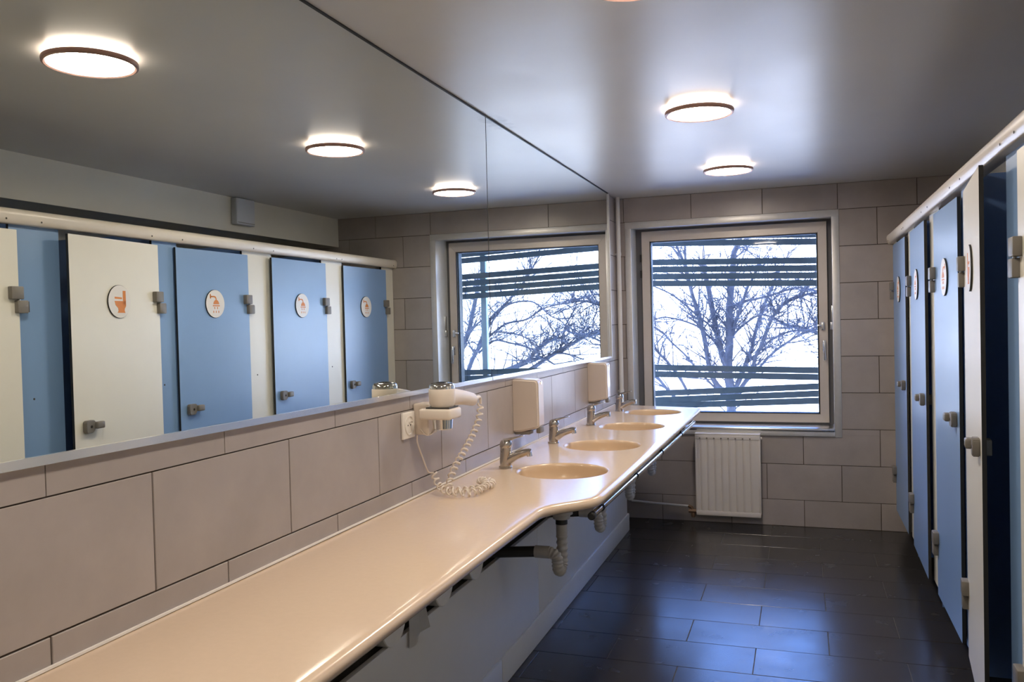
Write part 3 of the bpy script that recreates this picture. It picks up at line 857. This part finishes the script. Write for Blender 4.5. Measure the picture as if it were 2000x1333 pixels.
for x in (rx0-0.0015, rx1-0.0005):
    b = nb(); box(b, x, x+0.002, -0.088, -0.02, rz0+0.02, rz1-0.012); build('side_cover', b, ENAMEL, rad)
for i in range(8):
    b = nb(); x = rx0+0.025+pitch*(i+0.14); lathe(b, [(0.0, -0.0012), (0.0052, -0.0012), (0.006, 0.0)], (x, -0.0921, ribz1+0.010), 'y', 12); build('weld_dimple', b, GREYPL, rad, 40)
for x in (rx0+0.09, rx1-0.09):
    for z in (0.18, 0.54):
        b = nb(); box(b, x-0.012, x+0.012, -0.024, 0.0, z-0.02, z+0.02); build('wall_bracket', b, GREYDK, rad)
b = nb(); lathe(b, [(0.0, 0.012), (0.010, 0.012), (0.012, 0.0), (0.0, 0.0)], (rx1+0.001, -0.055, rz1-0.035), 'x', 14); build('air_vent_cap', b, ENAMEL, rad, 40)
b = nb(); tube(b, smooth_path([(0.075, -0.030, 0.135), (0.20, -0.032, 0.128), (0.36, -0.034, 0.120), (0.49, -0.040, 0.116)], 4), 0.0085, 12); build('supply_pipe', b, PIPEW, rad, 40)
b = nb(); tube(b, [(0.49, -0.040, 0.118), (0.512, -0.045, 0.108), (0.520, -0.048, 0.085)], 0.012, 12); lathe(b, [(0.0, -0.03), (0.016, -0.03), (0.016, 0.03), (0.0, 0.03)], (0.522, -0.048, 0.085), 'x', 6); build('valve', b, COPPER, rad, 30)
b = nb(); lathe(b, [(0.0, 0.0), (0.013, 0.0), (0.015, -0.02), (0.012, -0.032), (0.0, -0.032)], (0.522, -0.048, 0.072), 'z', 12); build('valve_cap', b, COPPER, rad, 40)
b = nb(); tube(b, [(0.545, -0.048, 0.085), (0.556, -0.055, 0.088)], 0.010, 10); build('connection', b, COPPER, rad, 40)

# ================================================================== CUBICLES
DXF = 1.848            # face of the closed doors
PXF = 1.868            # face of the fixed panels
DT = 0.013
def hpl(bm_, x0, x1, y0, y1, z0, z1):
    """laminate board: coloured faces, black core edge"""
    box(bm_, x0, x1, y0, y1, z0, z1, 0.0)
    for f in bm_.faces:
        f.material_index = 0 if abs(f.normal.x) > 0.9 else 1
    return bm_
def toilet_icon(parent, cy, cz, x):
    s = 0.0134
    parts = [[(1.6, -1.2), (1.6, 3.9), (3.1, 3.9), (3.1, -1.2)],
             [(-2.6, 1.0), (-2.6, 1.7), (1.1, 1.5), (1.1, 0.9)],
             [(-2.7, 0.2), (1.6, 0.2), (3.1, 0.2), (3.1, -1.6), (2.4, -2.5), (2.3, -3.2), (2.7, -4.0), (-1.3, -4.0), (-0.8, -3.2), (-1.0, -2.3), (-2.2, -1.3)]]
    b = nb()
    for p_ in parts: prism(b, [(cy + a*s, cz + c*s) for a, c in p_], 'x', x-0.0008, x)
    o = build('pictogram', b, ORANGE, parent, local=True, origin=(0, 0, 0)); o['label'] = 'orange toilet pictogram'
def shower_icon(parent, cy, cz, x):
    s = 0.0126
    b = nb()
    arm = [(-3.4, 2.9), (-3.4, 3.5), (-0.6, 3.5), (0.3, 3.2), (0.8, 2.3), (0.8, 1.7), (0.2, 1.7), (0.1, 2.3), (-0.5, 2.8), (-0.9, 2.9)]
    esc = [(-3.6, 2.3), (-3.6, 4.3), (-2.9, 4.3), (-2.9, 2.3)]
    head = [(-1.5, -0.2), (-1.2, 0.7), (-0.5, 1.5), (0.2, 1.8), (0.8, 1.8), (1.5, 1.5), (2.2, 0.7), (2.5, -0.2)]
    plate = [(-1.8, -1.1), (-1.8, -0.6), (2.8, -0.6), (2.8, -1.1)]
    for p_ in (arm, esc, head, plate): prism(b, [(cy + a*s, cz + c*s) for a, c in p_], 'x', x-0.0008, x)
    for a0, c0 in ((-0.6, -2.3), (1.2, -2.3), (-1.4, -4.0), (0.3, -4.0), (2.0, -4.0)):
        prism(b, [(cy + (a0+a)*s, cz + (c0+c)*s) for a, c in ((-0.22, 0), (-0.22, 0.9), (0.28, 0.9), (0.28, 0))], 'x', x-0.0008, x)
    o = build('pictogram', b, ORANGE, parent, local=True, origin=(0, 0, 0)); o['label'] = 'orange shower head pictogram'
def hinge(parent, y, z, name='hinge'):
    # upper block on the door, lower block on the panel, joined by a pin
    b = nb()
    box(b, -0.024, 0.001, y-0.052, y+0.006, z+0.002, z+0.056, 0.004, 2)
    h = build(name, b, GREYPL, parent, 40, local=True)
    b = nb(); box(b, -0.020, 0.021, y-0.022, y+0.030, z-0.056, z-0.002, 0.004, 2); build('panel_block', b, GREYPL, h, 40, local=True)
    b = nb(); box(b, -0.012, 0.020, y+0.030, y+0.040, z-0.052, z-0.006, 0.001); build('clamp_strip', b, GREYDK, h, 40, local=True)
    b = nb(); tube(b, [(-0.010, y-0.008, z-0.01), (-0.010, y-0.008, z+0.01)], 0.006, 10); build('pin', b, STEEL, h, 40, local=True)
def door(yfar, w, ang, leafm, icon, label, signy, zt=1.910, handle=True):
    t = thing('cubicle_door', (DXF, yfar, 0.0), label, 'door', 'cubicle doors', rz=math.radians(ang))
    b = nb(); hpl(b, 0.0, DT, -w, 0.0, 0.183, zt); build('leaf', b, [leafm, CORE], t, local=True)
    hinge(t, 0.0, 1.615); hinge(t, 0.0, 0.42)
    # lock
    hy = -w + 0.080; hz = 1.045
    b = nb()
    oc = [(-0.033, -0.020), (-0.026, -0.029), (0.010, -0.029), (0.022, -0.018), (0.028, -0.004), (0.028, 0.018), (0.018, 0.029), (-0.026, 0.029), (-0.033, 0.022)]
    prism(b, [(hy+a, hz+c) for a, c in oc], 'x', -0.022, 0.0)
    bmesh.ops.bevel(b, geom=list(b.edges), offset=0.003, segments=2, affect='EDGES')
    lk = build('lock', b, GREYPL, t, 40, local=True)
    b = nb(); box(b, -0.038, -0.012, hy+0.020, hy+0.068, hz-0.012, hz+0.020, 0.006, 3); build('knob', b, GREYPL, lk, 40, local=True)
    b = nb(); lathe(b, [(0.0, -0.0005), (0.0065, -0.0005), (0.0065, 0.002)], (-0.0222, hy-0.002, hz), 'x', 16); build('indicator', b, DARKHOLE, lk, local=True)
    b = nb(); box(b, DT, DT+0.020, hy-0.025, hy+0.025, hz-0.025, hz+0.025, 0.004, 2); build('inner_lock', b, GREYPL, t, 40, local=True)
    if icon:
        cy = signy - yfar; cz = 1.615
        b = nb(); lathe(b, [(0.0, 0.0), (0.076, 0.0), (0.079, -0.001), (0.079, -0.0055), (0.0775, -0.007), (0.0, -0.007)], (0, cy, cz), 'x', 48)
        for f in b.faces: f.material_index = 0
        b.faces.ensure_lookup_table()
        for f in b.faces:
            c = f.calc_center_median()
            if math.hypot(c.y-cy, c.z-cz) > 0.0776: f.material_index = 1
        sg = build('sign_disc', b, [SIGNW, CORE], t, 30, local=True)
        (toilet_icon if icon == 'toilet' else shower_icon)(sg, cy, cz, -0.007)
    return t
door(-0.160, 0.652, 0.0, LAMINB, 'shower', 'blue shower cubicle door nearest the window', -0.500)
door(-1.050, 0.640, -0.9, LAMINB, 'shower', 'middle blue shower cubicle door, between two white panels', -1.366)
door(-1.915, 0.608, 0.0, LAMINB, 'shower', 'blue shower cubicle door next to the white toilet door', -2.226)
door(-2.652, 0.612, -5.4, LAMINW, 'toilet', 'white toilet cubicle door standing slightly ajar', -2.955)
door(-3.468, 0.612, 0.0, LAMINW, 'toilet', 'white cubicle door at the right edge, nearest the camera', -3.78)

PANELS = [(-0.197, -0.004, LAMINW, 'narrow white cubicle panel against the tiled window wall'),
          (-1.073, -0.800, LAMINW, 'white cubicle panel between the two blue doors nearest the window'),
          (-1.942, -1.650, LAMINW, 'white cubicle panel between the two blue doors nearest the toilet door'),
          (-2.672, -2.493, LAMINB, 'narrow blue cubicle panel on the hinge side of the ajar white door'),
          (-3.490, -3.240, LAMINB, 'blue cubicle panel between the two white doors'),
          (-4.30, -4.050, LAMINB, 'blue cubicle panel past the nearest white door')]
for y0, y1, m_, lab in PANELS:
    t = thing('cubicle_pilaster', (PXF, (y0+y1)/2, 0.0), lab, 'pilaster', 'fixed cubicle front panels')
    b = nb(); hpl(b, PXF, PXF+DT, y0, y1, 0.170, 1.960); build('board', b, [m_, CORE], t)
    ym = (y0+y1)/2
    b = nb(); lathe(b, [(0.0, -0.002), (0.004, -0.002), (0.005, 0.0)], (PXF, ym-0.03, 1.19), 'x', 10); build('screw', b, GREYDK, t)
for y, lab in ((-0.935, 'blue partition between the two shower cubicles nearest the window'), (-1.80, 'blue partition between the middle and third shower cubicle'),
               (-2.585, 'dark blue partition seen through the ajar white door'), (-3.365, 'blue partition between the two toilet cubicles'), (-4.18, 'blue partition closing the nearest cubicle')):
    b = nb(); box(b, PXF+DT, XB, y-0.0065, y+0.0065, 0.09, 1.98)
    for f in b.faces: f.material_index = 0 if abs(f.normal.y) > 0.9 else 1
    tag(build('cubicle_partition', b, [LAMIND, CORE], None, origin=(2.4, y, 0.12)), lab, 'partition', 'cubicle partitions')

rl = thing('cubicle_head_rail', (1.85, -2.2, 1.93), 'long cream rounded head rail running along the top of the cubicles', 'rail')
b = nb()
o = [(1.886, 1.934), (1.886, 1.992), (1.862, 1.998)]
for k in range(9):
    a = PI/2 + PI/2*k/8*1.15
    o.append((1.852+0.026*math.cos(a), 1.972+0.026*math.sin(a)))
o += [(1.828, 1.955), (1.833, 1.936), (1.842, 1.931)]
prism(b, o, 'y', -4.45, -0.003); build('profile', b, RAILM, rl, 50)
b = nb(); prism(b, [(x+(0.0005 if x > 1.85 else -0.0012), z+(0.0015 if z > 1.96 else -0.0005)) for x, z in o], 'y', -0.03, -0.0035); build('end_cap', b, RAILM, rl, 50)
for y in (-0.06, -0.86, -0.93, -1.68, -1.88, -2.49, -2.71, -3.36, -3.53):
    b = nb(); lathe(b, [(0.0, -0.0015), (0.0035, -0.0015), (0.0045, 0.0)], (1.8285, y, 1.950), 'x', 10); build('screw', b, GREYDK, rl)

# grey box at the top of the bulkhead
t = thing('ventilation_box', (2.33, -1.28, 2.178), 'pale grey box mounted high on the wall above the cubicles', 'box')
b = nb(); box(b, XR-0.048, XR, -1.385, -1.185, 2.178, 2.358, 0.008, 3); build('cover', b, BOXM, t, 40)
b = nb(); box(b, XR-0.050, XR-0.046, -1.375, -1.195, 2.19, 2.194); build('cover_seam', b, GREYPL, t)

# ================================================================== OUTSIDE
# slatted screen in front of the window
sc = thing('slatted_screen', (0.8, 1.0, 0.0), 'blue-grey slatted timber screen outside the window, some slats tilted', 'screen')
SL = [(2.172, 2.113), (2.111, 2.056), (1.951, 1.906), (1.890, 1.845), (1.830, 1.787), (1.773, 1.726), (1.059, 1.027), (1.002, 0.973), (0.836, 0.900), (0.779, 0.842), (0.730, 0.785)]
for za, zb in SL:
    g = (zb-za)/1.33
    b = nb(); xa, xb = -0.75, 1.95
    ZA, ZB = za + g*(xa-0.082), za + g*(xb-0.082)
    prism(b, [(xa, ZA-0.0245), (xb, ZB-0.0245), (xb, ZB+0.0245), (xa, ZA+0.0245)], 'y', 0.985, 1.010)
    build('slat', b, SLAT, sc)
for x0, x1, m_ in ((-0.80, -0.70, SLAT), (1.447, 1.500, POSTL), (1.93, 2.03, POSTL)):
    b = nb(); box(b, x0, x1, 1.011, 1.06, -1.5, 2.75, 0.004); build('post', b, m_, sc, 40)
# dark shutter guides on the outside of the frame
for x0, x1, lab in ((1.402, 1.487, 'dark green shutter guide on the handle side of the window'), (0.100, 0.196, 'dark green shutter guide on the hinge side of the window')):
    b = nb(); box(b, x0, x1, 0.272, 0.345, 0.66, 2.17, 0.004)
    tag(build('shutter_guide', b, POSTD, None, 40, origin=((x0+x1)/2, 0.31, 0.66)), lab, 'guide')

TREE_A=[
 (0.022,0.04,[(0.04,5.3,2.5),(0.06,5.26,2.32),(0.07,5.21,2.12),(0.13,5.17,1.87),(0.18,5.13,1.57),(0.23,5.08,1.32),(0.28,5.04,1.08),(0.32,5.0,0.94),(0.39,5.0,0.76)]),
 (0.024,0.06,[(0.56,5.0,2.5),(0.52,5.0,2.38),(0.47,5.0,2.26),(0.46,5.0,2.04),(0.43,5.0,1.8),(0.41,5.0,1.59),(0.4,5.0,1.35),(0.4,5.0,1.11),(0.38,5.0,0.88),(0.38,5.0,0.7),(0.4,5.0,0.55),(0.41,5.0,0.23),(0.42,5.0,-0.25),(0.4,5.0,-1.38)]),
 (0.01,0.032,[(-0.2,4.4,2.47),(-0.17,4.46,2.36),(-0.11,4.53,2.2),(-0.06,4.59,2.02),(-0.04,4.65,1.86),(0.01,4.71,1.64),(0.04,4.78,1.48),(0.08,4.84,1.32),(0.11,4.9,1.12),(0.14,4.96,0.86),(0.21,5.0,0.63),(0.38,5.0,0.45)]),
 (0.012,0.018,[(-0.11,4.7,2.46),(-0.1,4.67,2.39),(-0.09,4.64,2.14),(-0.06,4.61,1.95),(-0.01,4.6,1.78)]),
 (0.01,0.022,[(0.82,4.5,2.18),(0.76,4.58,2.03),(0.72,4.66,1.94),(0.66,4.75,1.86),(0.59,4.83,1.67),(0.52,4.91,1.49),(0.46,4.99,1.34),(0.4,5.0,1.15)]),
 (0.012,0.028,[(1.24,5.7,2.53),(1.19,5.63,2.4),(1.12,5.57,2.27),(1.0,5.5,2.04),(0.93,5.43,1.87),(0.83,5.36,1.63),(0.76,5.3,1.43),(0.7,5.23,1.22),(0.67,5.16,1.06),(0.64,5.1,0.99),(0.59,5.03,0.85),(0.51,5.0,0.64),(0.41,5.0,0.47)]),
 (0.01,0.026,[(1.51,4.3,1.71),(1.47,4.37,1.73),(1.29,4.45,1.71),(1.16,4.52,1.67),(1.03,4.59,1.57),(0.95,4.67,1.46),(0.88,4.74,1.31),(0.79,4.81,1.08),(0.73,4.88,0.97),(0.69,4.96,0.84),(0.59,5.0,0.64),(0.42,5.0,0.41)]),
 (0.006,0.016,[(1.5,4.2,1.73),(1.47,4.32,1.74),(1.29,4.43,1.8),(1.15,4.54,1.79),(0.97,4.66,1.74),(0.75,4.78,1.69),(0.56,4.89,1.66),(0.45,5.0,1.58),(0.41,5.0,1.46)]),
 (0.006,0.014,[(1.51,4.4,1.26),(1.48,4.49,1.27),(1.23,4.57,1.31),(1.05,4.66,1.4),(0.88,4.74,1.48),(0.76,4.83,1.48),(0.6,4.92,1.38),(0.47,5.0,1.26),(0.4,5.0,1.13)]),
 (0.008,0.016,[(1.51,4.1,1.33),(1.48,4.25,1.31),(1.28,4.4,1.25),(1.12,4.54,1.15),(0.96,4.69,1.03),(0.8,4.84,0.86),(0.58,4.99,0.61),(0.42,5.0,0.38)]),
 (0.006,0.014,[(1.53,4.6,1.31),(1.5,4.68,1.3),(1.34,4.75,1.29),(1.13,4.83,1.27),(0.95,4.91,1.19),(0.81,4.98,1.08),(0.7,5.0,0.94)]),
 (0.006,0.014,[(-0.52,4.2,1.91),(-0.45,4.33,1.88),(-0.26,4.46,1.78),(-0.11,4.59,1.65),(0.02,4.73,1.51),(0.14,4.86,1.4),(0.2,4.99,1.32),(0.27,5.0,1.16)]),
 (0.006,0.014,[(-0.55,4.3,1.4),(-0.49,4.4,1.45),(-0.36,4.5,1.49),(-0.2,4.6,1.46),(-0.04,4.7,1.4),(0.06,4.8,1.34),(0.14,4.9,1.24),(0.21,5.0,1.16),(0.32,5.0,0.96)]),
 (0.006,0.014,[(-0.53,4.2,1.43),(-0.48,4.33,1.39),(-0.36,4.46,1.29),(-0.27,4.59,1.16),(-0.14,4.73,1.01),(-0.04,4.86,0.86),(0.17,4.99,0.6),(0.39,5.0,0.38)]),
 (0.012,0.018,[(-0.61,4.6,1.21),(-0.54,4.69,1.12),(-0.46,4.78,1.01),(-0.36,4.88,0.88),(-0.21,4.97,0.64),(-0.13,5.0,0.46)]),
 (0.014,0.02,[(-0.59,4.6,0.84),(-0.5,4.75,0.72),(-0.4,4.91,0.55),(-0.23,5.0,0.34)]),
]
TREE_B=[
 (0.012,0.04,[(1.67,4.5,1.27),(1.83,4.58,1.24),(2.02,4.66,1.17),(2.17,4.75,1.07),(2.32,4.83,0.93),(2.57,4.91,0.83),(2.9,4.99,0.7),(3.26,5.0,0.42)]),
 (0.01,0.03,[(1.04,4.3,1.39),(1.12,4.42,1.36),(1.35,4.53,1.3),(1.54,4.64,1.21),(1.8,4.76,1.09),(2.06,4.88,0.96),(2.27,4.99,0.84),(2.6,5.0,0.65)]),
 (0.01,0.02,[(1.86,4.6,0.9),(2.08,4.77,0.98),(2.32,4.9,0.94)]),
 (0.008,0.016,[(1.45,4.6,0.96),(1.76,4.72,1.04),(2.0,4.8,1.02)]),
 (0.01,0.022,[(2.12,4.8,2.33),(2.3,4.84,2.07),(2.5,4.88,1.86),(2.68,4.92,1.7),(2.86,4.95,1.55),(3.0,4.99,1.34),(3.13,5.0,1.05)]),
 (0.006,0.016,[(1.48,4.6,1.73),(1.8,4.68,1.7),(2.06,4.75,1.64),(2.31,4.83,1.51),(2.62,4.91,1.46),(2.84,4.98,1.34),(3.05,5.0,1.18)]),
 (0.006,0.014,[(1.58,4.4,1.5),(1.84,4.51,1.53),(2.09,4.63,1.71),(2.28,4.74,1.76),(2.55,4.86,1.73),(2.76,4.97,1.62),(2.96,5.0,1.37)]),
 (0.007,0.015,[(2.09,4.6,1.07),(2.28,4.72,1.13),(2.56,4.83,1.19),(2.83,4.94,1.22),(3.09,5.0,1.05)]),
 (0.016,0.045,[(3.15,5.2,2.12),(3.16,5.17,1.97),(3.17,5.14,1.84),(3.22,5.11,1.6),(3.27,5.08,1.35),(3.36,5.06,1.14),(3.41,5.03,0.83),(3.44,5.0,0.24),(3.48,5.0,-0.87)]),
 (0.022,0.032,[(2.95,4.9,1.22),(3.1,4.94,1.07),(3.24,4.98,0.82),(3.34,5.0,0.5)]),
 (0.008,0.014,[(2.91,4.9,1.55),(3.07,4.94,1.47),(3.22,4.98,1.32),(3.32,5.0,1.18)]),
 (0.006,0.014,[(2.08,4.7,1.04),(2.27,4.79,1.23),(2.49,4.87,1.31),(2.8,4.96,1.34),(3.01,5.0,1.26)]),
 (0.006,0.01,[(1.14,4.5,1.58),(1.3,4.62,1.78),(1.4,4.7,1.92)]),
]

def tree(name, stems, label, seed, base):
    rng = random.Random(seed)
    t = thing(name, base, label, 'tree')
    tw = nb()
    def twig(p, d, L, r, depth):
        n = 6; pts = [p.copy()]; d = d.normalized()
        curl = Vector((rng.uniform(-1, 1), rng.uniform(-1, 1), rng.uniform(-0.5, 0.9)))*0.16
        for k in range(n):
            d = (d + curl + Vector((rng.uniform(-1, 1), rng.uniform(-1, 1), rng.uniform(-1, 1)))*0.09).normalized()
            pts.append(pts[-1] + d*L/n)
        tube(tw, pts, lambda s: r*(1-0.75*s), 4 if r > 0.004 else 3, cap=False)
        if depth > 0:
            for _ in range(rng.randint(2, 4)):
                i = rng.randint(1, n-1)
                side = Vector((rng.uniform(-1, 1), rng.uniform(-0.7, 0.7), rng.uniform(-0.6, 1.0)))
                twig(pts[i], (d*0.8 + side).normalized(), L*rng.uniform(0.35, 0.65), r*0.62, depth-1)
    for r0, r1, pts in stems:
        P = smooth_path(pts, 6)
        b = nb(); tube(b, P, lambda s, r0=r0, r1=r1: 1.12*(r0 + (r1-r0)*s**0.8), 10)
        build('limb', b, BARK, t, 60)
        N = len(P)
        length = sum((P[i+1]-P[i]).length for i in range(N-1))
        for k in range(int(length*TWIGS)):
            i = rng.randint(0, int((N-2)*0.92))
            T = (P[i]-P[i+1]).normalized()
            side = Vector((rng.uniform(-1, 1), rng.uniform(-0.8, 0.8), rng.uniform(-0.4, 0.9)))
            twig(P[i], T*0.6 + side, rng.uniform(0.25, 0.8), min(0.0095, r0*0.95), 2 if rng.random() < 0.6 else 1)
    o = build('twigs', tw, BARK, t); o['kind'] = 'stuff'
    return t
TWIGS = 18.0
tree('bare_tree', TREE_A, 'bare many-stemmed tree fanning out right outside the window', 11, (0.46, 5.0, -3.0))
tree('bare_tree', TREE_B, 'bare tree farther right, seen through the window only in the mirror', 23, (3.3, 5.0, -3.0))

# pale sunlit hillside
b = nb(); NX, NY = 40, 40
rng = random.Random(3)
def hz(x, y):
    s = (y-3.0)/120.0
    z = -3.2 + 0.2*(max(0, y-6))**0.98 * 0.98 if y < 110 else -3.2 + 0.2*104**0.98*0.98 - (y-110)*0.05
    return z
ys = [0.32, 1.5, 3, 5, 7, 9, 12, 15, 19, 24, 30, 37, 45, 54, 64, 75, 87, 100, 110, 130, 160]
xs = [-140+280*i/NX for i in range(NX+1)]
G = [[b.verts.new((x, y, hz(x, y) + (rng.uniform(-0.02, 0.02)*max(0, y-8)*0.5 if y > 8 else rng.uniform(-0.03, 0.03)))) for x in xs] for y in ys]
for j in range(len(ys)-1):
    for i in range(NX): b.faces.new((G[j][i], G[j][i+1], G[j+1][i+1], G[j+1][i]))
tag(build('hillside', b, HILLM, None, 60, origin=(0, 40, -3.2)), 'pale sunlit hillside filling the background outside the window', 'hill')
